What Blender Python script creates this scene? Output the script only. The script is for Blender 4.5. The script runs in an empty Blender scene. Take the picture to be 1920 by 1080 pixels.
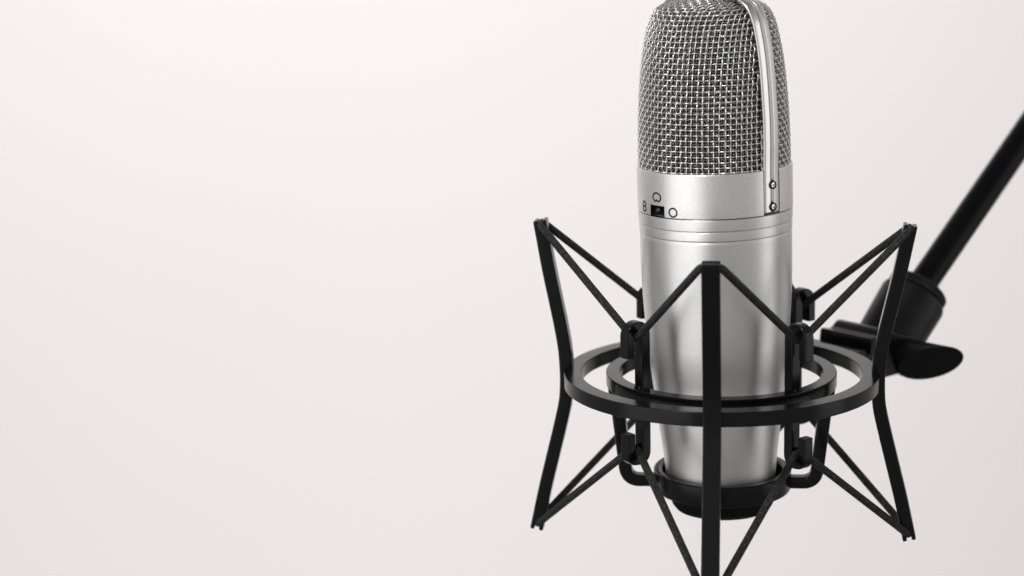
import bpy, math
import numpy as np
from mathutils import Matrix, Vector

# ------------------------------------------------------------------ set-up
MM = 0.001
scene = bpy.context.scene
COL = scene.collection
R_ = math.radians

# camera (frame: origin = centre of the outer ring's top face, millimetres)
F_PX, DIST, ELEV, RX, RZ, ROLL = 3827.2, 700.0, 14.627, 77.717, 5.982, -1.237
cam_d = bpy.data.cameras.new("camera")
cam = bpy.data.objects.new("camera", cam_d)
COL.objects.link(cam)
scene.camera = cam
pos = Vector((0, -DIST * math.cos(R_(ELEV)), DIST * math.sin(R_(ELEV)))) * MM
rot = Matrix.Rotation(R_(RZ), 4, 'Z') @ Matrix.Rotation(R_(RX), 4, 'X') @ Matrix.Rotation(R_(ROLL), 4, 'Z')
cam.matrix_world = Matrix.Translation(pos) @ rot
cam_d.sensor_width = 36.0
cam_d.lens = F_PX / 1920 * 36.0
cam_d.clip_start = 0.02
cam_d.clip_end = 50
cam_d.dof.use_dof = True
cam_d.dof.focus_distance = 0.672
cam_d.dof.aperture_fstop = 7.6

# world: soft room ambience
world = bpy.data.worlds.new("World")
scene.world = world
world.use_nodes = True
bg = world.node_tree.nodes['Background']
bg.inputs['Color'].default_value = (1.0, 0.985, 0.98, 1)
bg.inputs['Strength'].default_value = 0.58
# the room is dimmer towards the floor
wt = world.node_tree
w_tc = wt.nodes.new('ShaderNodeTexCoord')
w_sx = wt.nodes.new('ShaderNodeSeparateXYZ')
wt.links.new(w_tc.outputs['Generated'], w_sx.inputs[0])
w_mr = wt.nodes.new('ShaderNodeMapRange')
w_mr.inputs['From Min'].default_value = -0.62
w_mr.inputs['From Max'].default_value = -0.02
w_mr.inputs['To Min'].default_value = 0.30
w_mr.inputs['To Max'].default_value = 1.0
wt.links.new(w_sx.outputs[2], w_mr.inputs['Value'])
w_nz = wt.nodes.new('ShaderNodeTexNoise')
w_nz.inputs['Scale'].default_value = 3.5
wt.links.new(w_tc.outputs['Generated'], w_nz.inputs['Vector'])
w_cr = wt.nodes.new('ShaderNodeMix')
w_cr.data_type = 'RGBA'
w_cr.inputs[6].default_value = (0.84, 0.76, 0.70, 1)
w_cr.inputs[7].default_value = (1.14, 1.165, 1.19, 1)
wt.links.new(w_nz.outputs['Fac'], w_cr.inputs[0])
w_vm = wt.nodes.new('ShaderNodeVectorMath')
w_vm.operation = 'SCALE'
wt.links.new(w_cr.outputs[2], w_vm.inputs[0])
w_up = wt.nodes.new('ShaderNodeMapRange')      # and towards the ceiling
w_up.inputs['From Min'].default_value = 0.35
w_up.inputs['From Max'].default_value = 0.85
w_up.inputs['To Min'].default_value = 1.0
w_up.inputs['To Max'].default_value = 0.35
wt.links.new(w_sx.outputs[2], w_up.inputs['Value'])
w_mu = wt.nodes.new('ShaderNodeMath')
w_mu.operation = 'MULTIPLY'
wt.links.new(w_mr.outputs['Result'], w_mu.inputs[0])
wt.links.new(w_up.outputs['Result'], w_mu.inputs[1])
wt.links.new(w_mu.outputs[0], w_vm.inputs['Scale'])
wt.links.new(w_vm.outputs['Vector'], bg.inputs['Color'])


def area(name, loc, target, sx, sy, power, color=(1, 1, 1)):
    d = bpy.data.lights.new(name, 'AREA')
    d.shape = 'RECTANGLE'
    d.size, d.size_y = sx, sy
    d.energy = power
    d.color = color
    o = bpy.data.objects.new(name, d)
    COL.objects.link(o)
    o.location = loc
    o.rotation_euler = (Vector(target) - Vector(loc)).to_track_quat('-Z', 'Y').to_euler()
    return o


area('key_softbox', (-0.95, -0.90, 0.16), (0, 0, 0.03), 1.30, 1.30, 6.8, (1.0, 0.995, 0.985))
area('side_softbox', (1.35, -0.15, 0.15), (0, 0, 0.05), 0.55, 1.2, 2.2, (1.0, 0.985, 0.985))
area('top_lamp', (-0.42, -0.62, 0.95), (0, 0, 0.03), 0.22, 0.22, 7.5, (1.0, 0.99, 0.98))
area('wall_wash_upper', (-0.42, 0.20, 0.50), (-0.42, 1.30, 0.50), 1.2, 0.4, 7.9, (1.0, 0.978, 0.982))
area('wall_wash_lower', (-0.42, 0.20, -1.05), (-0.42, 1.30, -1.05), 1.2, 0.5, 4.3, (1.0, 0.978, 0.982))

scene.view_settings.view_transform = 'Standard'
scene.view_settings.look = 'None'
scene.view_settings.exposure = 0
scene.view_settings.gamma = 1
scene.view_settings.use_curve_mapping = False


# ------------------------------------------------------------------ materials
def new_mat(name):
    m = bpy.data.materials.new(name)
    m.use_nodes = True
    nt = m.node_tree
    return m, nt, nt.nodes['Principled BSDF']


def nd(nt, t, **kw):
    n = nt.nodes.new(t)
    for k, v in kw.items():
        setattr(n, k, v)
    return n


def mat_metal(name, col, rough, grain=0.0, grain_scale=5000, rvar=0.06, cvar=0.06, brushed=False, aniso=0.0):
    m, nt, b = new_mat(name)
    b.inputs['Metallic'].default_value = 1.0
    if aniso:
        b.inputs['Anisotropic'].default_value = aniso
        b.inputs['Anisotropic Rotation'].default_value = 0.25
        tg = nd(nt, 'ShaderNodeTangent', direction_type='RADIAL', axis='Z')
        nt.links.new(tg.outputs['Tangent'], b.inputs['Tangent'])
    tc = nd(nt, 'ShaderNodeTexCoord')
    nz = nd(nt, 'ShaderNodeTexNoise')
    nz.inputs['Scale'].default_value = grain_scale
    nz.inputs['Detail'].default_value = 3
    src = tc.outputs['Object']
    nt.links.new(src, nz.inputs['Vector'])
    cr = nd(nt, 'ShaderNodeMapRange')
    cr.inputs['From Min'].default_value = 0.25
    cr.inputs['From Max'].default_value = 0.75
    cr.inputs['To Min'].default_value = 1 - cvar
    cr.inputs['To Max'].default_value = 1 + cvar
    nt.links.new(nz.outputs['Fac'], cr.inputs['Value'])
    vm = nd(nt, 'ShaderNodeVectorMath', operation='SCALE')
    vm.inputs[0].default_value = col
    nt.links.new(cr.outputs['Result'], vm.inputs['Scale'])
    nt.links.new(vm.outputs['Vector'], b.inputs['Base Color'])
    # large soft variation of polish
    n2 = nd(nt, 'ShaderNodeTexNoise')
    n2.inputs['Scale'].default_value = 60
    n2.inputs['Detail'].default_value = 4
    nt.links.new(src, n2.inputs['Vector'])
    mr = nd(nt, 'ShaderNodeMapRange')
    mr.inputs['From Min'].default_value = 0.3
    mr.inputs['From Max'].default_value = 0.7
    mr.inputs['To Min'].default_value = rough - rvar
    mr.inputs['To Max'].default_value = rough + rvar
    nt.links.new(n2.outputs['Fac'], mr.inputs['Value'])
    nt.links.new(mr.outputs['Result'], b.inputs['Roughness'])
    if grain > 0:
        h = nz.outputs['Fac']
        if brushed:
            mp = nd(nt, 'ShaderNodeMapping')
            mp.inputs['Scale'].default_value = (350, 350, 9000)
            nt.links.new(src, mp.inputs['Vector'])
            n3 = nd(nt, 'ShaderNodeTexNoise')
            n3.inputs['Scale'].default_value = 1.0
            n3.inputs['Detail'].default_value = 3
            nt.links.new(mp.outputs['Vector'], n3.inputs['Vector'])
            ad = nd(nt, 'ShaderNodeMath', operation='MULTIPLY_ADD')
            ad.inputs[1].default_value = 0.8
            nt.links.new(n3.outputs['Fac'], ad.inputs[0])
            nt.links.new(nz.outputs['Fac'], ad.inputs[2])
            h = ad.outputs[0]
        bp = nd(nt, 'ShaderNodeBump')
        bp.inputs['Strength'].default_value = grain
        bp.inputs['Distance'].default_value = 0.00004
        nt.links.new(h, bp.inputs['Height'])
        nt.links.new(bp.outputs['Normal'], b.inputs['Normal'])
    return m


def mat_plastic(name, col, rough, spec=0.5, grain=0.25, gscale=3500, rvar=0.08):
    m, nt, b = new_mat(name)
    b.inputs['Base Color'].default_value = (*col, 1)
    b.inputs['Specular IOR Level'].default_value = spec
    tc = nd(nt, 'ShaderNodeTexCoord')
    nz = nd(nt, 'ShaderNodeTexNoise')
    nz.inputs['Scale'].default_value = gscale
    nz.inputs['Detail'].default_value = 2
    nt.links.new(tc.outputs['Object'], nz.inputs['Vector'])
    n2 = nd(nt, 'ShaderNodeTexNoise')
    n2.inputs['Scale'].default_value = 180
    n2.inputs['Detail'].default_value = 5
    nt.links.new(tc.outputs['Object'], n2.inputs['Vector'])
    mr = nd(nt, 'ShaderNodeMapRange')
    mr.inputs['From Min'].default_value = 0.3
    mr.inputs['From Max'].default_value = 0.7
    mr.inputs['To Min'].default_value = rough - rvar
    mr.inputs['To Max'].default_value = rough + rvar
    nt.links.new(n2.outputs['Fac'], mr.inputs['Value'])
    nt.links.new(mr.outputs['Result'], b.inputs['Roughness'])
    bp = nd(nt, 'ShaderNodeBump')
    bp.inputs['Strength'].default_value = grain
    bp.inputs['Distance'].default_value = 0.00003
    nt.links.new(nz.outputs['Fac'], bp.inputs['Height'])
    nt.links.new(bp.outputs['Normal'], b.inputs['Normal'])
    return m


def mat_cord():
    m, nt, b = new_mat('braided_cord')
    uv = nd(nt, 'ShaderNodeUVMap', uv_map='UVMap')
    sx = nd(nt, 'ShaderNodeSeparateXYZ')
    nt.links.new(uv.outputs['UV'], sx.inputs[0])

    def wave(sign):
        a = nd(nt, 'ShaderNodeMath', operation='MULTIPLY')
        a.inputs[1].default_value = 2 * math.pi * 6
        nt.links.new(sx.outputs[0], a.inputs[0])
        c = nd(nt, 'ShaderNodeMath', operation='MULTIPLY_ADD')
        c.inputs[1].default_value = 2 * math.pi * 0.7 * sign
        nt.links.new(sx.outputs[1], c.inputs[0])
        nt.links.new(a.outputs[0], c.inputs[2])
        s = nd(nt, 'ShaderNodeMath', operation='SINE')
        nt.links.new(c.outputs[0], s.inputs[0])
        return s
    w1, w2 = wave(1), wave(-1)
    mu = nd(nt, 'ShaderNodeMath', operation='MULTIPLY')
    nt.links.new(w1.outputs[0], mu.inputs[0])
    nt.links.new(w2.outputs[0], mu.inputs[1])
    cr = nd(nt, 'ShaderNodeMapRange')
    cr.inputs['From Min'].default_value = -1
    cr.inputs['From Max'].default_value = 1
    cr.inputs['To Min'].default_value = 0.002
    cr.inputs['To Max'].default_value = 0.03
    nt.links.new(mu.outputs[0], cr.inputs['Value'])
    tcn = nd(nt, 'ShaderNodeTexCoord')
    nf = nd(nt, 'ShaderNodeTexNoise')
    nf.inputs['Scale'].default_value = 1300
    nf.inputs['Detail'].default_value = 2
    nt.links.new(tcn.outputs['Object'], nf.inputs['Vector'])
    fr = nd(nt, 'ShaderNodeMapRange')
    fr.inputs['From Min'].default_value = 0.5
    fr.inputs['From Max'].default_value = 0.78
    fr.inputs['To Min'].default_value = 0.0
    fr.inputs['To Max'].default_value = 0.06
    nt.links.new(nf.outputs['Fac'], fr.inputs['Value'])
    sm = nd(nt, 'ShaderNodeMath', operation='ADD')
    nt.links.new(cr.outputs['Result'], sm.inputs[0])
    nt.links.new(fr.outputs['Result'], sm.inputs[1])
    nt.links.new(sm.outputs[0], b.inputs['Base Color'])
    b.inputs['Roughness'].default_value = 0.55
    b.inputs['Specular IOR Level'].default_value = 0.25
    bp = nd(nt, 'ShaderNodeBump')
    bp.inputs['Strength'].default_value = 0.9
    bp.inputs['Distance'].default_value = 0.0002
    nt.links.new(mu.outputs[0], bp.inputs['Height'])
    nt.links.new(bp.outputs['Normal'], b.inputs['Normal'])
    return m


M_BODY = mat_metal('satin_silver', (0.74, 0.735, 0.73), 0.45, 0.2, 3000, 0.04, 0.11, True, 0.7)
M_COLLAR = mat_metal('bead_blasted_silver', (0.76, 0.75, 0.74), 0.42, 0.4, 3000, 0.035, 0.16, False, 0.5)
M_BAND = mat_metal('polished_silver_band', (0.66, 0.65, 0.645), 0.28, 0.08, 5200, 0.01, 0.04)
M_WIRE = mat_metal('chromed_wire', (0.70, 0.695, 0.685), 0.33, 0.0, 2500, 0.05, 0.04)
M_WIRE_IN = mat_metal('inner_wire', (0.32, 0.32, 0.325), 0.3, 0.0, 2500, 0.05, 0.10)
M_SCREW = mat_metal('screw_steel', (0.78, 0.77, 0.75), 0.22, 0.1, 3000)
M_GROOVE_SHADE = mat_metal('groove_shade', (0.10, 0.10, 0.10), 0.4, 0.0, 2500)  # dark colour standing for shade inside the band's groove
M_BLACK = mat_plastic('black_painted_metal', (0.0042, 0.0043, 0.005), 0.21, 0.20, 0.12, 3500, 0.03)
M_NUT = mat_plastic('black_moulded_plastic', (0.0035, 0.0036, 0.004), 0.42, 0.22, 0.2, 3500, 0.04)
M_TUBE = mat_plastic('black_enamel_tube', (0.002, 0.002, 0.0028), 0.35, 0.10, 0.05, 3500, 0.015)
M_DARK = mat_plastic('dark_recess', (0.004, 0.004, 0.004), 0.6, 0.2)
M_INK = mat_plastic('black_print', (0.008, 0.009, 0.014), 0.5, 0.3)
M_GLOSS = mat_plastic('gloss_black', (0.008, 0.008, 0.008), 0.12, 0.6, 0.0)
M_CORD = mat_cord()

wall_m, nt, b = new_mat('painted_wall')
tc = nd(nt, 'ShaderNodeTexCoord')
nz = nd(nt, 'ShaderNodeTexNoise')
nz.inputs['Scale'].default_value = 2.2
nz.inputs['Detail'].default_value = 6
nt.links.new(tc.outputs['Object'], nz.inputs['Vector'])
cr = nd(nt, 'ShaderNodeMix', data_type='RGBA')
cr.inputs[6].default_value = (0.84, 0.817, 0.811, 1)
cr.inputs[7].default_value = (0.87, 0.849, 0.842, 1)
nt.links.new(nz.outputs['Fac'], cr.inputs[0])
nt.links.new(cr.outputs[2], b.inputs['Base Color'])
b.inputs['Roughness'].default_value = 0.9
b.inputs['Specular IOR Level'].default_value = 0.15


# ------------------------------------------------------------------ mesh helpers (all in millimetres)
def link(name, verts, faces, mat, parent=None, smooth=True, uvs=None, wn=True, matrix=None):
    v = np.asarray(verts, dtype=float) * MM
    me = bpy.data.meshes.new(name)
    me.from_pydata(v.tolist() if not isinstance(verts, list) else [tuple(x) for x in v], [], faces)
    me.update()
    me.materials.append(mat)
    if smooth:
        me.polygons.foreach_set('use_smooth', [True] * len(me.polygons))
    if uvs is not None:
        ul = me.uv_layers.new(name='UVMap')
        ul.data.foreach_set('uv', np.asarray(uvs, dtype=float).ravel())
    o = bpy.data.objects.new(name, me)
    COL.objects.link(o)
    if wn:
        md = o.modifiers.new('weighted', 'WEIGHTED_NORMAL')
        md.keep_sharp = True
    if parent is not None:
        o.parent = parent
    return o


def empty(name, loc=(0, 0, 0), label='', cat='', group=None):
    o = bpy.data.objects.new(name, None)
    COL.objects.link(o)
    o.location = Vector(loc) * MM
    o.empty_display_size = 0.01
    o['label'] = label
    o['category'] = cat
    if group:
        o['group'] = group
    return o


class MB:
    """collects geometry of one mesh"""
    def __init__(self):
        self.v, self.f, self.uv = [], [], []

    def add(self, v, f, uv=None):
        n = len(self.v)
        self.v.extend([tuple(p) for p in v])
        for i, q in enumerate(f):
            self.f.append([a + n for a in q])
            if uv is not None:
                self.uv.extend(uv[i])
            else:
                self.uv.extend([(0, 0)] * len(q))

    def obj(self, name, mat, parent=None, **kw):
        return link(name, self.v, self.f, mat, parent, uvs=self.uv, **kw)


def rrect(w, t, r, n=3):
    """rounded rectangle, w along side vector, t along normal; counter-clockwise"""
    pts = []
    for cx, cy, a0 in ((w / 2 - r, t / 2 - r, 0), (-w / 2 + r, t / 2 - r, 90), (-w / 2 + r, -t / 2 + r, 180), (w / 2 - r, -t / 2 + r, 270)):
        for k in range(n + 1):
            a = R_(a0 + 90 * k / n)
            pts.append((cx + r * math.cos(a), cy + r * math.sin(a)))
    return np.array(pts)


def sweep(mb, path, secfn, side=None, closed=False, cap=0.35, taper=None):
    """sweep a section (s,n) along path; side = fixed side vector or None (z-based)"""
    P = np.asarray(path, float)
    n = len(P)
    T = np.zeros_like(P)
    if closed:
        T = np.roll(P, -1, 0) - np.roll(P, 1, 0)
    else:
        T[1:-1] = P[2:] - P[:-2]
        T[0] = P[1] - P[0]
        T[-1] = P[-1] - P[-2]
    T /= np.linalg.norm(T, axis=1)[:, None]
    rings = []
    L = 0
    lens = []
    for i in range(n):
        if i:
            L += np.linalg.norm(P[i] - P[i - 1])
        lens.append(L)
        s = np.array(side if side is not None else (0, 0, 1.0), float)
        s = s - T[i] * s.dot(T[i])
        s /= np.linalg.norm(s)
        nn = np.cross(T[i], s)
        sec = secfn(i) if callable(secfn) else secfn
        rings.append((P[i], s, nn, sec, T[i], L))
    if not closed and cap:
        # rounded ends
        out = []
        for idx, sg in ((0, -1), (-1, 1)):
            p, s, nn, sec, t, l = rings[idx]
            mx = np.abs(sec).max(0)
            steps = []
            for k in (1, 2, 3):
                a = k / 3 * math.pi / 2
                ins = cap * (1 - math.cos(a))
                sc = (mx - ins) / mx
                steps.append((p + sg * t * cap * (math.sin(a) - 1), s, nn, sec * sc, t, l))
            out.append(steps)
        a0 = out[0]
        p, s, nn, sec, t, l = rings[0]
        rings[0] = (p + t * cap, s, nn, sec, t, l)
        p, s, nn, sec, t, l = rings[-1]
        rings[-1] = (p - t * cap, s, nn, sec, t, l)
        rings = a0[::-1] + rings + out[1]
    V, F, UV = [], [], []
    m = len(rings[0][3])
    for (p, s, nn, sec, t, l) in rings:
        for (a, b_) in sec:
            V.append(p + s * a + nn * b_)
    R = len(rings)
    for i in range(R if closed else R - 1):
        j = (i + 1) % R
        l0 = rings[i][5]
        l1 = rings[j][5] if j else L + np.linalg.norm(P[0] - P[-1])
        for k in range(m):
            k2 = (k + 1) % m
            F.append([i * m + k, i * m + k2, j * m + k2, j * m + k])
            UV.append([(k / m, l0), ((k + 1) / m, l0), ((k + 1) / m, l1), (k / m, l1)])
    if not closed:
        F.append([k for k in range(m)][::-1])
        UV.append([(0, 0)] * m)
        F.append([(R - 1) * m + k for k in range(m)])
        UV.append([(0, 0)] * m)
    mb.add(V, F, UV)


def circ_sec(r, n=16):
    return np.array([(r * math.cos(2 * math.pi * k / n), r * math.sin(2 * math.pi * k / n)) for k in range(n)])


def smooth_path(pts, step=0.8, it=0):
    """Catmull-Rom through pts"""
    P = [np.array(p, float) for p in pts]
    P = [2 * P[0] - P[1]] + P + [2 * P[-1] - P[-2]]
    out = []
    for i in range(1, len(P) - 2):
        p0, p1, p2, p3 = P[i - 1:i + 3]
        n = max(1, int(np.linalg.norm(p2 - p1) / step))
        for k in range(n):
            t = k / n
            out.append(0.5 * ((2 * p1) + (-p0 + p2) * t + (2 * p0 - 5 * p1 + 4 * p2 - p3) * t * t + (-p0 + 3 * p1 - 3 * p2 + p3) * t ** 3))
    out.append(P[-2])
    return np.array(out)


def fillet(pts, rad, n=6, closed=False):
    """round the corners of a polyline; rad = number or list"""
    P = [np.array(p, float) for p in pts]
    m = len(P)
    out = []
    for i in range(m):
        r = rad[i] if isinstance(rad, (list, tuple)) else rad
        if (not closed and i in (0, m - 1)) or r <= 0:
            out.append(P[i])
            continue
        a, b_, c = P[i - 1], P[i], P[(i + 1) % m]
        u = (a - b_) / np.linalg.norm(a - b_)
        w = (c - b_) / np.linalg.norm(c - b_)
        ang = math.acos(max(-1, min(1, u.dot(w))))
        d = min(r / math.tan(ang / 2), 0.48 * np.linalg.norm(a - b_), 0.48 * np.linalg.norm(c - b_))
        p1, p2 = b_ + u * d, b_ + w * d
        for k in range(n + 1):
            t = k / n
            out.append((1 - t) ** 2 * p1 + 2 * t * (1 - t) * b_ + t * t * p2)
    return np.array(out)


def densify(P, step):
    out = []
    P = np.asarray(P)
    for i in range(len(P) - 1):
        n = max(1, int(np.ceil(np.linalg.norm(P[i + 1] - P[i]) / step)))
        for k in range(n):
            out.append(P[i] + (P[i + 1] - P[i]) * k / n)
    out.append(P[-1])
    return np.array(out)


def lathe(mb, prof, seg=128, center=(0, 0), closed_prof=False, az0=0.0, az1=360.0):
    full = abs(az1 - az0) >= 359.99
    na = seg if full else seg + 1
    V, F = [], []
    for (r, z) in prof:
        for k in range(na):
            a = R_(az0 + (az1 - az0) * k / seg)
            V.append((center[0] + r * math.sin(a), center[1] - r * math.cos(a), z))
    n = len(prof)
    for i in range(n if closed_prof else n - 1):
        j = (i + 1) % n
        for k in range(seg):
            k2 = (k + 1) % na
            F.append([i * na + k, i * na + k2, j * na + k2, j * na + k])
    mb.add(V, F)


def az_dir(a):
    return np.array([math.sin(R_(a)), -math.cos(R_(a)), 0.0])


def az_tan(a):      # towards increasing azimuth
    return np.array([math.cos(R_(a)), math.sin(R_(a)), 0.0])


def rz_path(a, pts):
    d = az_dir(a)
    return np.array([d * r + np.array([0, 0, z]) for r, z in pts])


# ------------------------------------------------------------------ the setting
wv = [(-1900, 1300, -1500), (1350, 1300, -1500), (1350, 1300, 1700), (-1900, 1300, 1700)]
wall = link('wall', wv, [[0, 1, 2, 3]], wall_m, smooth=False, wn=False)
wall['kind'] = 'structure'
wall['label'] = 'plain off white wall behind the microphone'

# ------------------------------------------------------------------ microphone
LEAN = 0.0204
Z0 = -38.0
mic = empty('microphone', (0, 0, Z0), 'silver studio condenser microphone with woven wire head held upright in the black shock mount', 'microphone')
mic.rotation_euler = (R_(0.0), -LEAN, 0)


def ml(z):          # ring-frame height -> microphone-local height
    return z - Z0


# body
def interp_prof(pts, n):
    P = smooth_path([(r, z, 0) for r, z in pts], 0.8)
    return [(p[0], p[1]) for p in P]


prof = interp_prof([(18.6, ml(-39)), (19.0, ml(-34)), (19.6, ml(-28)), (20.7, ml(-19)), (22.0, ml(-8)), (23.3, ml(4)), (24.45, ml(17)),
                    (25.15, ml(29)), (25.4, ml(38)), (25.45, ml(46)), (25.45, ml(48.6))], 0)
g = 0.22
body_prof = [(0, ml(-39))] + prof + [(25.25, ml(48.9)), (25.2, ml(49.05)), (25.35, ml(49.2)), (25.55, ml(49.35)), (25.6, ml(49.6)),
                                     (25.6, ml(52.0)), (25.42, ml(52.2)), (25.35, ml(52.35)), (25.5, ml(52.5)), (25.68, ml(52.65)), (25.72, ml(52.9)),
                                     (25.8, ml(56.25)), (25.6, ml(56.45)), (25.3, ml(56.55)), (24.6, ml(56.6)), (24.3, ml(57.0)), (24.3, ml(71.0)), (20, ml(71.2)), (0, ml(71.2))]
mb = MB()
lathe(mb, body_prof, 192)
mb.obj('body', M_BODY, mic)

# collar with the band slot and the switch window left open
BAND_AZ = 46.0
RC = 25.9
ZC0, ZC1 = ml(56.75), ml(71.4)
half_slot = math.degrees(3.80 / RC)
SW_AZ = -46.8
half_sw = math.degrees(3.45 / RC)
SWZ0, SWZ1 = ml(56.75), ml(60.45)
azs = sorted(set([round(x, 4) for x in np.linspace(-180, 180, 181)]
                 + [BAND_AZ - half_slot, BAND_AZ + half_slot, BAND_AZ - 180 - half_slot, BAND_AZ - 180 + half_slot, SW_AZ - half_sw, SW_AZ + half_sw]))
zs = [ZC0, ZC0 + 0.18, SWZ1, ZC1 - 0.5, ZC1 - 0.2, ZC1]
rs = [RC - 0.15, RC, RC, RC, RC - 0.08, RC - 0.35]
cv, cf = [], []
for z, r in zip(zs, rs):
    for a in azs:
        cv.append(az_dir(a) * r + np.array([0, 0, z]))
na = len(azs)
# inner lip going down inside the rim
for a in azs:
    cv.append(az_dir(a) * (RC - 1.0) + np.array([0, 0, ZC1 - 0.1]))
for a in azs:
    cv.append(az_dir(a) * (RC - 1.1) + np.array([0, 0, ZC1 - 2.0]))
for a in azs:
    cv.append(az_dir(a) * (RC - 0.9) + np.array([0, 0, ZC0 + 0.05]))
rows = len(zs) + 2
for i in range(rows - 1):
    for k in range(na - 1):
        am = 0.5 * (azs[k] + azs[k + 1])
        if abs(am - BAND_AZ) < half_slot or abs(am - (BAND_AZ - 180)) < half_slot:
            continue
        if i < 2 and abs(am - SW_AZ) < half_sw:
            continue
        cf.append([i * na + k, i * na + k + 1, (i + 1) * na + k + 1, (i + 1) * na + k])
collar = link('collar', cv, cf, M_COLLAR, mic)

# switch
mb = MB()
for (a0, a1, z0, z1, r0, r1) in ((SW_AZ - half_sw, SW_AZ + half_sw, SWZ0, SWZ1, RC - 1.5, RC - 1.5),):
    n = 8
    V, F = [], []
    for k in range(n + 1):
        a = a0 + (a1 - a0) * k / n
        for (r, z) in ((RC - .03, z0), (RC - 1.5, z0 + .03), (RC - 1.5, z1 - .03), (RC - .03, z1)):
            V.append(az_dir(a) * r + np.array([0, 0, z]))
    for k in range(n):
        for q in range(3):
            F.append([k * 4 + q, k * 4 + q + 1, k * 4 + 4 + q + 1, k * 4 + 4 + q])
    F.append([0, 1, 2, 3])
    F.append([n * 4 + 3, n * 4 + 2, n * 4 + 1, n * 4])
    mb.add(V, F)
sw = mb.obj('pattern_switch', M_DARK, mic, smooth=False, wn=False)
mb = MB()
c = az_dir(SW_AZ) * (RC - 1.2) + np.array([0, 0, ml(58.7)])
V, F = [], []
for i in range(9):
    ph = math.pi / 2 * i / 8
    for k in range(20):
        t = 2 * math.pi * k / 20
        V.append(c + az_dir(SW_AZ) * 1.3 * math.cos(ph) + (az_tan(SW_AZ) * math.cos(t) + np.array([0, 0, 1]) * math.sin(t)) * 1.15 * math.sin(ph))
for i in range(8):
    for k in range(20):
        F.append([i * 20 + k, i * 20 + (k + 1) % 20, (i + 1) * 20 + (k + 1) % 20, (i + 1) * 20 + k])
mb.add(V, F)
mb.obj('lever', M_GLOSS, sw, wn=False)


# printed symbols on the collar
def symbol(name, az, z, pts, closed=True, lw=0.58, lab=None):
    """pts: (mm right, mm up) outline drawn as a thin ribbon on the collar"""
    P = np.array(pts, float)
    n = len(P)
    V, F = [], []
    for i in range(n):
        t = P[(i + 1) % n] - P[i - 1]
        t /= np.linalg.norm(t)
        nn = np.array([-t[1], t[0]])
        for s in (-1, 1):
            q = P[i] + nn * s * lw / 2
            a = az + math.degrees(q[0] / RC)
            V.append(az_dir(a) * (RC + 0.03) + np.array([0, 0, z + q[1]]))
            V.append(az_dir(a) * (RC - 0.02) + np.array([0, 0, z + q[1]]))
    for i in range(n):
        j = (i + 1) % n
        a, b_ = i * 4, j * 4
        F += [[a, a + 2, b_ + 2, b_], [a + 2, a + 3, b_ + 3, b_ + 2], [a + 3, a + 1, b_ + 1, b_ + 3], [a + 1, a, b_, b_ + 1]]
    o = link(name, V, F, M_INK, collar, smooth=False, wn=False)
    if lab:
        o['label'] = lab
    return o


T = np.linspace(0, 2 * math.pi, 48, endpoint=False)
symbol('pattern_symbol', -31.6, ml(58.7), [(1.48 * math.cos(t), 1.40 * math.sin(t)) for t in T], lab='printed circle symbol')
card = []
for t in T:
    x, y = 1.85 * math.cos(t), 1.5 * math.sin(t)
    if y < -0.2:
        y = -0.2 + (y + 0.2) * 0.95
        y += 0.62 * math.exp(-(x / 0.42) ** 2)
    card.append((x, y))
symbol('pattern_symbol', SW_AZ, ml(63.1), card, lab='printed cardioid symbol')
eight = [(1.1 * math.sin(t), 0.78 - 0.78 * math.cos(t)) for t in np.linspace(0, 2 * math.pi, 36, endpoint=False)]
eight += [(1.1 * math.sin(t), -0.82 + 0.82 * math.cos(t)) for t in np.linspace(0, 2 * math.pi, 36, endpoint=False)]
symbol('pattern_symbol', -63.5, ml(59.3), eight, lab='printed figure eight symbol')

# head profile
HEAD = [(25.15, 69.8), (25.2, 74), (25.1, 80), (24.85, 88), (24.35, 96), (23.6, 104), (22.6, 110.5), (21.7, 115), (20.5, 119.2), (18.2, 122.9),
        (14.0, 125.0), (9.0, 126.0), (4.5, 126.4), (0.0, 126.5)]
HP = smooth_path([(r, ml(z), 0) for r, z in HEAD], 0.2)[:, :2]
HS = np.concatenate([[0], np.cumsum(np.linalg.norm(np.diff(HP, axis=0), axis=1))])
HT = np.gradient(HP, axis=0)
HT /= np.linalg.norm(HT, axis=1)[:, None]


def head_rzn(s):
    r = np.interp(s, HS, HP[:, 0])
    z = np.interp(s, HS, HP[:, 1])
    tr = np.interp(s, HS, HT[:, 0])
    tz = np.interp(s, HS, HT[:, 1])
    return r, z, tz, -tr      # normal (outwards) = (tz, -tr)


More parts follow.
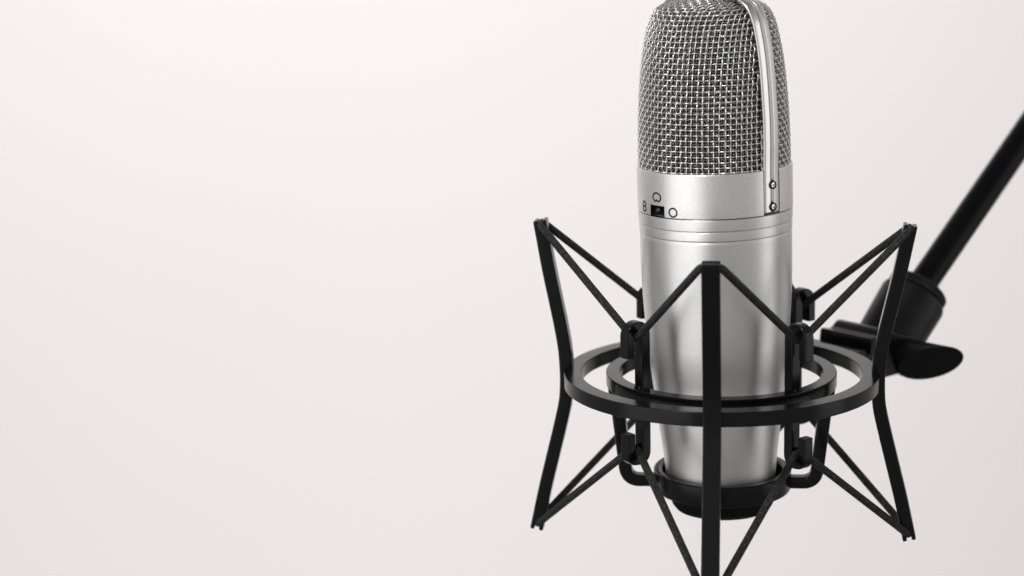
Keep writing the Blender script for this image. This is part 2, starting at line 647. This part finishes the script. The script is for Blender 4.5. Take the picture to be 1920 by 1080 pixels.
def weave(name, mat, mids, pitch_u, pitch_v, wr, amp, inset, seg, sides, margin, seed=1):
    rng = np.random.default_rng(seed)
    VV, FF = [], []
    off = 0
    smax = HS[-1] - 1.2

    def tube(P, N):
        nonlocal off
        n = len(P)
        if n < 3:
            return
        Tn = np.gradient(P, axis=0)
        Tn /= np.linalg.norm(Tn, axis=1)[:, None] + 1e-12
        B = np.cross(Tn, N)
        B /= np.linalg.norm(B, axis=1)[:, None] + 1e-12
        N2 = np.cross(B, Tn)
        ang = 2 * np.pi * np.arange(sides) / sides
        V = P[:, None, :] + wr * (np.cos(ang)[None, :, None] * N2[:, None, :] + np.sin(ang)[None, :, None] * B[:, None, :])
        VV.append(V.reshape(-1, 3))
        i = np.arange(n - 1)[:, None]
        k = np.arange(sides)[None, :]
        k2 = (k + 1) % sides
        f = np.stack([i * sides + k, i * sides + k2, (i + 1) * sides + k2, (i + 1) * sides + k], -1).reshape(-1, 4) + off
        FF.append(f)
        off += n * sides

    nu = int(26.0 * math.pi / 2 / pitch_u) + 1
    nv = int(smax / pitch_v)
    for mid in mids:
        m = math.radians(mid)
        # wires running up and over
        for i in range(-nu, nu + 1):
            u = (i + 0.5) * pitch_u + rng.normal(0, 0.03) * pitch_u
            s = np.arange(0, smax, pitch_v / seg)
            r, z, nr, nz_ = head_rzn(s)
            ok = np.abs(u) < (r * math.pi / 2 - margin)
            if ok.sum() < 3:
                continue
            last = np.argmin(ok) if not ok.all() else len(ok)
            s, r, z, nr, nz_ = s[:last], r[:last], z[:last], nr[:last], nz_[:last]
            h = amp * np.cos(np.pi * (s / pitch_v + i)) - inset + 0.25 * amp
            u2 = u + rng.normal(0, 0.02) * pitch_u * np.sin(s / 9.0 + rng.random() * 6)
            ph = m + u2 / r
            d = np.stack([np.sin(ph), -np.cos(ph), 0 * ph], 1)
            P = d * (r + nr * h)[:, None] + np.stack([0 * z, 0 * z, z + nz_ * h], 1)
            N = d * nr[:, None] + np.stack([0 * z, 0 * z, nz_], 1)
            tube(P, N)
        # wires running round
        for j in range(nv + 1):
            s0 = j * pitch_v + rng.normal(0, 0.02) * pitch_v
            r, z, nr, nz_ = [float(q) for q in head_rzn(s0)]
            um = r * math.pi / 2 - margin
            if um < pitch_u:
                continue
            u = np.arange(-um, um, pitch_u / seg)
            h = -amp * np.cos(np.pi * (u / pitch_u - 0.5 + j)) - inset - 0.25 * amp
            ph = m + u / r
            dz = 0.03 * pitch_v * np.sin(u / 7.0 + rng.random() * 6)
            d = np.stack([np.sin(ph), -np.cos(ph), 0 * ph], 1)
            P = d * (r + nr * h)[:, None] + np.stack([0 * u, 0 * u, z + nz_ * h + dz], 1)
            N = d * nr + np.array([0, 0, nz_])[None, :]
            tube(P, N)
    V = np.concatenate(VV) * MM
    F = np.concatenate(FF)
    me = bpy.data.meshes.new(name)
    me.vertices.add(len(V))
    me.vertices.foreach_set('co', V.ravel())
    me.loops.add(F.size)
    me.loops.foreach_set('vertex_index', F.ravel().astype(np.int32))
    me.polygons.add(len(F))
    me.polygons.foreach_set('loop_start', (np.arange(len(F)) * 4).astype(np.int32))
    me.polygons.foreach_set('loop_total', np.full(len(F), 4, np.int32))
    me.update(calc_edges=True)
    me.polygons.foreach_set('use_smooth', [True] * len(F))
    me.materials.append(mat)
    o = bpy.data.objects.new(name, me)
    COL.objects.link(o)
    o.parent = mic
    return o


weave('wire_grille', M_WIRE, (BAND_AZ - 90, BAND_AZ + 90), 1.84, 1.76, 0.205, 0.27, 0.25, 6, 8, 2.6, 3)
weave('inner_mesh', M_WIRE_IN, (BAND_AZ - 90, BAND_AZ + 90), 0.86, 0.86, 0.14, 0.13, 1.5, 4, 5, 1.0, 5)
# dark capsule body added so the head's inside reads dark through the wires
mb = MB()
lathe(mb, [(0, ml(71.3)), (21.5, ml(71.4)), (21.6, ml(95)), (20.4, ml(108)), (17.5, ml(116)), (11, ml(121.5)), (0, ml(123))], 64)
mb.obj('dark_capsule_filler', M_DARK, mic, wn=False)

# band over the head: profile (r,z) path, lying in the plane of azimuth BAND_AZ
up = [(25.30, 56.85), (25.35, 71.4), (25.55, 80), (25.45, 88), (25.0, 96), (24.35, 104), (23.5, 110.5), (22.55, 115), (21.3, 119.5), (18.8, 123.7),
      (14.6, 126.2), (9.4, 127.3), (4.7, 127.7), (0, 127.8)]
d = az_dir(BAND_AZ)
full = [d * r + np.array([0, 0, ml(z)]) for r, z in up] + [-d * r + np.array([0, 0, ml(z)]) for r, z in up[-2::-1]]
bp_ = smooth_path(full, 0.9)
W = 3.42
# section: (side, normal) ; outside is -normal or + depending on orientation
sec = [(W, -0.9), (W, 0.15), (W - .12, 0.38), (W - .35, 0.50), (2.6, 0.60), (1.2, 0.72), (0.78, 0.72), (0.66, 0.55), (0.50, -0.3), (0.0, -0.5),
       (-0.50, -0.3), (-0.66, 0.55), (-0.78, 0.72), (-1.2, 0.72), (-2.6, 0.60), (-W + .35, 0.50), (-W + .12, 0.38), (-W, 0.15), (-W, -0.9)]
tdir = az_tan(BAND_AZ)
# orientation test: normal = T x side ; at the start T is up
nn = np.cross(np.array([0, 0, 1.0]), tdir)
sgn = 1 if nn.dot(d) > 0 else -1
sec = np.array([(a, b_ * sgn) for a, b_ in sec])
if sgn > 0:
    sec = sec[::1]
mb = MB()
sweep(mb, bp_, sec, side=tdir, cap=0.0)
band = mb.obj('head_band', M_BAND, mic)

gpath = bp_[1:-1]  # added dark strip imitating the shadow along the band's groove
mb = MB()
sweep(mb, gpath, [(0.44, -0.44 * sgn), (0.44, -0.22 * sgn), (0.2, -0.16 * sgn), (-0.2, -0.16 * sgn), (-0.44, -0.22 * sgn), (-0.44, -0.44 * sgn)], side=tdir, cap=0.0)
mb.v = [v for v in mb.v]
mb.obj('groove_shade_strip', M_GROOVE_SHADE, band)

# screws in the band
for z in (66.4, 59.2):
    rr = RC + 0.18
    c = d * rr + np.array([0, 0, ml(z)])
    up_ = np.array([0, 0, 1.0])

    def disc(mb, prof, n=32):
        V, F = [], []
        for (r, h) in prof:
            for k in range(n):
                a = 2 * math.pi * k / n
                V.append(c + d * h + (tdir * math.cos(a) + up_ * math.sin(a)) * r)
        for i in range(len(prof) - 1):
            for k in range(n):
                F.append([i * n + k, i * n + (k + 1) % n, (i + 1) * n + (k + 1) % n, (i + 1) * n + k])
        mb.add(V, F)
    mb = MB()
    disc(mb, [(1.34, -0.9), (1.34, 0.50), (1.30, 0.53), (1.14, 0.50), (1.05, -0.6)])
    seat = mb.obj('screw', M_DARK, band, wn=False)
    mb = MB()
    disc(mb, [(1.02, -0.6), (1.04, 0.30), (0.92, 0.40), (0.6, 0.46), (0.0, 0.48)])
    hd = mb.obj('screw_head', M_SCREW, seat, wn=False)
    mb = MB()
    for ang in (20, 110):
        u = tdir * math.cos(R_(ang)) + up_ * math.sin(R_(ang))
        w = np.cross(d, u)
        V = []
        for a in (-0.5, 0.5):
            for b_ in (-0.11, 0.11):
                for h in (0.1, 0.50 + (0.002 if ang == 20 else 0)):
                    V.append(c + u * a + w * b_ + d * h)
        mb.add(V, [[0, 1, 3, 2], [4, 6, 7, 5], [0, 4, 5, 1], [2, 3, 7, 6], [1, 5, 7, 3], [0, 2, 6, 4]])
    mb.obj('screw_slot', M_DARK, seat, smooth=False, wn=False)

# ------------------------------------------------------------------ shock mount
ALPHA = -2.97
mount = empty('shock_mount', (0, 0, -60), 'black shock mount of two rings and four flared legs strung with elastic cord', 'shock mount')


def M_(mb, name, mat, **kw):
    v = [(x, y, z + 60.0) for x, y, z in mb.v]
    mb.v = v
    return mb.obj(name, mat, mount, **kw)


def ring_mesh(ri, ro, z0, z1, bev=0.36, seg=160):
    mb = MB()
    pts = []
    for cx, cz, a0 in ((ro - bev, z1 - bev, 0), (ri + bev, z1 - bev, 90), (ri + bev, z0 + bev, 180), (ro - bev, z0 + bev, 270)):
        for k in range(5):
            a = R_(a0 + 90 * k / 4)
            pts.append((cx + bev * math.cos(a), cz + bev * math.sin(a)))
    lathe(mb, pts, seg, closed_prof=True)
    return mb


M_(ring_mesh(47.6, 53.5, -4.9, 0.0), 'outer_ring', M_BLACK)
M_(ring_mesh(34.4, 39.1, -4.5, 0.1), 'inner_ring', M_BLACK)

# legs: outer-edge radii measured on the side legs
LEG_T, LEG_W = 4.5, 5.8
leg_pts = [(62.0, 50.0), (60.1, 36.0), (58.1, 24.0), (56.5, 14.5), (55.5, 7.0), (55.15, 0.0), (55.15, -6.0), (55.7, -12.0), (57.6, -20.5), (60.2, -31.0),
           (63.4, -44.0), (66.1, -56.4)]
leg_path = smooth_path([(r - LEG_T / 2, z, 0) for r, z in leg_pts], 1.5)
TOPD = (np.array(leg_path[0]) - leg_path[3])
TOPD = TOPD / np.linalg.norm(TOPD)
BOTD = (np.array(leg_path[-1]) - leg_path[-4])
BOTD = BOTD / np.linalg.norm(BOTD)


SPREAD = (0.0, 2.5, 0.8, 1.2)
DROP = (1.7, 0.4, 0.5, -0.5)     # slight unevenness of the sprung legs


def leg(a, drop, spread):
    mb = MB()
    # cut back the path ends by 3.4 mm for the cord slots
    P = leg_path.copy()
    top = P[:, 1] > 0
    P[top, 0] += spread * np.clip(P[top, 1] / P[0][1], 0, 1) ** 1.2
    P[top, 1] *= 1 - drop / P[0][1]
    body = [p for p in P if (p[1] < P[0][1] - 1.3 and p[1] > P[-1][1] + 1.3)]
    side = az_tan(a)
    sweep(mb, rz_path(a, [(p[0], p[1]) for p in body]), rrect(LEG_W, LEG_T, 0.55), side=side, cap=0.3)
    top_d = (P[0] - P[3]) / np.linalg.norm(P[0] - P[3])
    for end, dd in ((P[0], top_d), (P[-1], BOTD)):
        nrm = np.array([dd[1], -dd[0]])
        for s in (-1, 1):
            o = nrm * s * (LEG_T / 2 - 0.72)
            p0 = np.array(end[:2]) - dd[:2] * 4.0 + o
            p1 = np.array(end[:2]) + dd[:2] * (1.3 if dd[1] > 0 else 2.0) + o
            sweep(mb, rz_path(a, [tuple(p0 + (p1 - p0) * k / 4) for k in range(5)]), rrect(LEG_W - 0.02, 1.46, 0.42), side=side, cap=0.45)
    return mb


for k in range(4):
    M_(leg(ALPHA + 90 * k, DROP[k], SPREAD[k]), 'leg', M_BLACK)

# hooked posts on the inner ring
R_IN, R_OUT = 32.8, 42.7
ZT, ZB = 23.0, -26.0
POST_T = 3.8
STUB_T = 3.3
HW = 4.0


def hook(a):
    mb = MB()
    side = az_tan(a)
    pm = R_IN + POST_T / 2
    sm = R_OUT - STUB_T / 2
    rad = (sm - pm) / 2
    cz_t = ZT - POST_T / 2 - rad + 0.2
    pts = [(sm, 11.0 + 0.0), (sm, cz_t)]
    for k in range(1, 12):
        t = math.pi * k / 12
        pts.append(((pm + sm) / 2 + rad * math.cos(t), cz_t + rad * math.sin(t)))
    pts.append((pm, cz_t))
    nt_ = len(pts)
    pts += [(pm, 8), (pm, -8), (pm, ZB + 8.0)]
    # lower J, squarer
    lo = fillet([(pm, ZB + 8.0, 0), (pm, ZB + POST_T / 2, 0), (sm, ZB + POST_T / 2, 0), (sm, ZB + 11.2, 0)], 2.6, 6)
    pts += [(p[0], p[1]) for p in lo[1:]]
    P = rz_path(a, pts)
    N = len(P)
    ths = []
    for i, (r, z) in enumerate(pts):
        f = min(1, max(0, (r - pm) / (sm - pm)))
        ths.append(POST_T + (STUB_T - POST_T) * f)
    sweep(mb, P, lambda i: rrect(HW, ths[i], 0.5), side=side, cap=0.35)
    # small blobs of weld where the post meets the ring
    for (rr, ss, q) in ((pm + 2.2, 1.2, 0.75), (pm + 2.3, -0.9, 0.6), (pm + 1.6, 2.3, 0.6)):
        c = az_dir(a) * rr + az_tan(a) * ss + np.array([0, 0, 0.15])
        V, F = [], []
        for i in range(7):
            ph = math.pi * i / 6
            for k in range(10):
                t = 2 * math.pi * k / 10
                V.append(c + np.array([math.sin(ph) * math.cos(t), math.sin(ph) * math.sin(t), math.cos(ph)]) * q)
        for i in range(6):
            for k in range(10):
                F.append([i * 10 + k, (i + 1) * 10 + k, (i + 1) * 10 + (k + 1) % 10, i * 10 + (k + 1) % 10])
        mb.add(V, F)
    return mb


for k in range(4):
    M_(hook(ALPHA + 45 + 90 * k), 'hook_post', M_BLACK)

# side arms down to the clamp ring
for k in (-90, 90):
    a = k + ALPHA * 0.3
    mb = MB()
    pts = fillet([(36.4, -3.5, 0), (35.2, -14, 0), (32.3, -39.4, 0), (22.6, -39.3, 0)], [0, 30, 7.0, 0], 10)
    P = rz_path(a, [(p[0], p[1]) for p in pts])
    n = len(P)
    sweep(mb, P, lambda i: rrect(5.0, 4.9 - 0.9 * i / (n - 1), 0.8), side=az_tan(a), cap=0.2)
    M_(mb, 'cradle_arm', M_BLACK)

# clamp ring and knurled nut at the microphone's base
cx_ = (0.5, 0.0)
mb = MB()
ro, ri, z1, z0, bev = 23.6, 20.3, -34.6, -42.0, 0.6
lathe(mb, [(ri, z0 + .3), (ri, z1 - .8), (ri + .8, z1), (ro - bev, z1), (ro - .18, z1 - .18), (ro, z1 - bev), (ro, z0 + 1.2), (ro - .5, z0 + .3), (ro - 1.3, z0), (ri, z0), (17, z0 + .2)], 128, center=cx_)
M_(mb, 'clamp_ring', M_BLACK)
mb = MB()
V, F = [], []
nr = 100
prof_n = [(18.6, -41.9), (18.7, -43.2), (18.0, -43.6), (17.7, -44.6), (16.9, -46.9), (15.6, -48.6), (13.5, -48.9), (0, -48.9)]
seg = nr * 6
for j, (r, z) in enumerate(prof_n):
    for k in range(seg):
        a = 2 * math.pi * k / seg
        kn = 0.36 * math.cos(a * nr) if 3 <= j <= 5 else 0
        V.append((cx_[0] + (r + kn) * math.sin(a), -(r + kn) * math.cos(a), z))
for j in range(len(prof_n) - 1):
    for k in range(seg):
        F.append([j * seg + k, j * seg + (k + 1) % seg, (j + 1) * seg + (k + 1) % seg, (j + 1) * seg + k])
mb.add(V, F)
M_(mb, 'knurled_nut', M_NUT, wn=False)

# elastic cords
CR = 1.3


def cord(points, rads):
    P = fillet(points, rads, 7, closed=True)
    P = densify(np.vstack([P, P[:1]]), 1.0)[:-1]
    mb = MB()
    sweep(mb, P, circ_sec(CR, 18), side=(0.013, 0.017, 1.0), closed=True, cap=0)
    return mb


tip_t = np.array(leg_path[0][:2]) - TOPD[:2] * 0.1
tip_b = np.array(leg_path[-1][:2]) - BOTD[:2] * 0.1
gap_r = (R_IN + POST_T + R_OUT - STUB_T) / 2
pts, rads = [], []
for k in range(4):
    a = ALPHA + 90 * k
    for s in (-3.0, 3.0):
        pts.append(az_dir(a) * (tip_t[0] + SPREAD[k]) + az_tan(a) * s + np.array([0, 0, tip_t[1] - DROP[k]]))
        rads.append(3.2)
    a += 45
    for s in (-1.3, 1.3):
        pts.append(az_dir(a) * gap_r + az_tan(a) * s + np.array([0, 0, ZT - POST_T - 1.7]))
        rads.append(1.4)
M_(cord(pts, rads), 'elastic_cord', M_CORD, wn=False)
pts, rads = [], []
for k in range(4):
    a = ALPHA + 90 * k
    for s in (-2.2, 2.2):
        pts.append(az_dir(a) * tip_b[0] + az_tan(a) * s + np.array([0, 0, tip_b[1]]))
        rads.append(1.8)
    a += 45
    for s in (-1.3, 1.3):
        pts.append(az_dir(a) * gap_r + az_tan(a) * s + np.array([0, 0, ZB + POST_T + 1.5]))
        rads.append(1.4)
M_(cord(pts, rads), 'elastic_cord', M_CORD, wn=False)

# swivel at the back right of the outer ring
PHI = 136.5
rd, td = az_dir(PHI), -az_tan(PHI)      # td points to the front right
if td[1] > 0:
    td = -td
ez = np.array([0, 0, 1.0])


def pt(r, s, z):
    return rd * r + td * s + ez * z


def extrude_profile(mb, prof, s0, s1, bev=0.6):
    """closed (r,z) polygon extruded along td with a bevelled rim"""
    P = np.array(prof, float)
    n = len(P)
    # inward offset
    area_ = 0.5 * np.sum(P[:, 0] * np.roll(P[:, 1], -1) - np.roll(P[:, 0], -1) * P[:, 1])
    sg = 1 if area_ > 0 else -1
    off = []
    for i in range(n):
        t = P[(i + 1) % n] - P[i - 1]
        t /= np.linalg.norm(t)
        off.append(P[i] + np.array([-t[1], t[0]]) * bev * sg)
    off = np.array(off)
    V, F = [], []
    for (pp, s) in ((off, s0), (P, s0 + bev), (P, s1 - bev), (off, s1)):
        for (r, z) in pp:
            V.append(pt(r, s, z))
    for j in range(3):
        for i in range(n):
            F.append([j * n + i, j * n + (i + 1) % n, (j + 1) * n + (i + 1) % n, (j + 1) * n + i])
    F.append(list(range(n))[::-1])
    F.append([3 * n + i for i in range(n)])
    mb.add(V, F)


mb = MB()
# stepped bracket: two ridges with a valley, rising to the fork
br = fillet([(52.0, -6.5, 0), (56.0, -7.5, 0), (74.0, -14.5, 0), (90.0, -14.5, 0), (91, -2.0, 0), (80.5, 0.8, 0), (75.0, 3.6, 0), (71.0, 0.6, 0), (65.2, 1.6, 0),
             (64.6, -4.2, 0), (63.0, -4.2, 0), (62.2, -2.0, 0), (57.6, -2.2, 0), (52.0, -3.2, 0)],
            [0, 3, 3, 3, 3, 6, 4, 3, 1.2, .5, .8, 1.0, .5, 0], 4)
extrude_profile(mb, [(p[0], p[1]) for p in br], -12.5, 12.0)
M_(mb, 'swivel_bracket', M_BLACK)

PIV = pt(86.0, 0, -8.4)
bdir = rd * 0.72 + ez * 0.69
bdir /= np.linalg.norm(bdir)


def lathe_axis(mb, origin, axis, prof, seg=64, knurl=None):
    axis = axis / np.linalg.norm(axis)
    u = np.cross(axis, ez if abs(axis[2]) < 0.95 else rd)
    u /= np.linalg.norm(u)
    w = np.cross(axis, u)
    V, F = [], []
    for (r, h) in prof:
        for k in range(seg):
            a = 2 * math.pi * k / seg
            rr = r
            if knurl and knurl[0] <= h <= knurl[1]:
                rr += 0.22 * math.cos(a * knurl[2])
            V.append(origin + axis * h + (u * math.cos(a) + w * math.sin(a)) * rr)
    n = len(prof)
    for i in range(n - 1):
        for k in range(seg):
            F.append([i * seg + k, i * seg + (k + 1) % seg, (i + 1) * seg + (k + 1) % seg, (i + 1) * seg + k])
    mb.add(V, F)


mb = MB()
lathe_axis(mb, PIV, bdir, [(0, -5.5), (8.2, -5.3), (10.3, -3.5), (11.9, 1.5), (12.5, 23.2), (12.2, 24.2), (11.2, 24.6), (0, 25.1)], 96)
M_(mb, 'swivel_barrel', M_NUT)
mb = MB()
lathe_axis(mb, PIV, bdir, [(0, 25.0), (10.8, 25.0), (11.2, 25.6), (11.2, 28.4), (10.6, 29.1), (8.0, 29.4), (4.6, 29.4)], 384, knurl=(25.5, 29.0, 64))
M_(mb, 'lock_collar', M_NUT, wn=False)
# tightening knob with slanted end
mb = MB()
n = 64
V, F = [], []
K0 = PIV + td * 10.0 - ez * 1.0
rows = [(6.4, -3.0), (6.7, 0.0), (6.9, 1.2), (7.0, 2.2)]
for (r, h) in rows:
    for k in range(n):
        a = 2 * math.pi * k / n
        V.append(K0 + td * h + (rd * math.cos(a) + ez * math.sin(a)) * r)
for r in (7.2, 6.9, 5.9, 3.0, 0.01):
    for k in range(n):
        a = 2 * math.pi * k / n
        # slanted face: longer at the back/outer side, shorter towards the camera
        inset = 0.0 if r >= 6.7 else -0.35
        h = 12.0 + (rd * math.cos(a) + ez * math.sin(a)).dot(rd * 1.15 + ez * 0.75) * r * 0.98 + inset
        V.append(K0 + td * h + (rd * math.cos(a) + ez * math.sin(a)) * r)
m = len(V) // n
for i in range(m - 1):
    for k in range(n):
        F.append([i * n + k, i * n + (k + 1) % n, (i + 1) * n + (k + 1) % n, (i + 1) * n + k])
mb.add(V, F)
M_(mb, 'tightening_knob', M_NUT)

# ------------------------------------------------------------------ boom
boom_base = PIV + bdir * 28.0
boom = empty('boom_arm', tuple(boom_base), 'black metal boom tube rising to the upper right from the swivel behind the shock mount', 'boom arm')
mb = MB()
bd2 = rd * 0.75 + ez * 0.605
lathe_axis(mb, np.zeros(3), bd2, [(0, -2), (5.4, -2), (5.55, 420), (0, 420)], 64)
tube = mb.obj('tube', M_TUBE, boom)
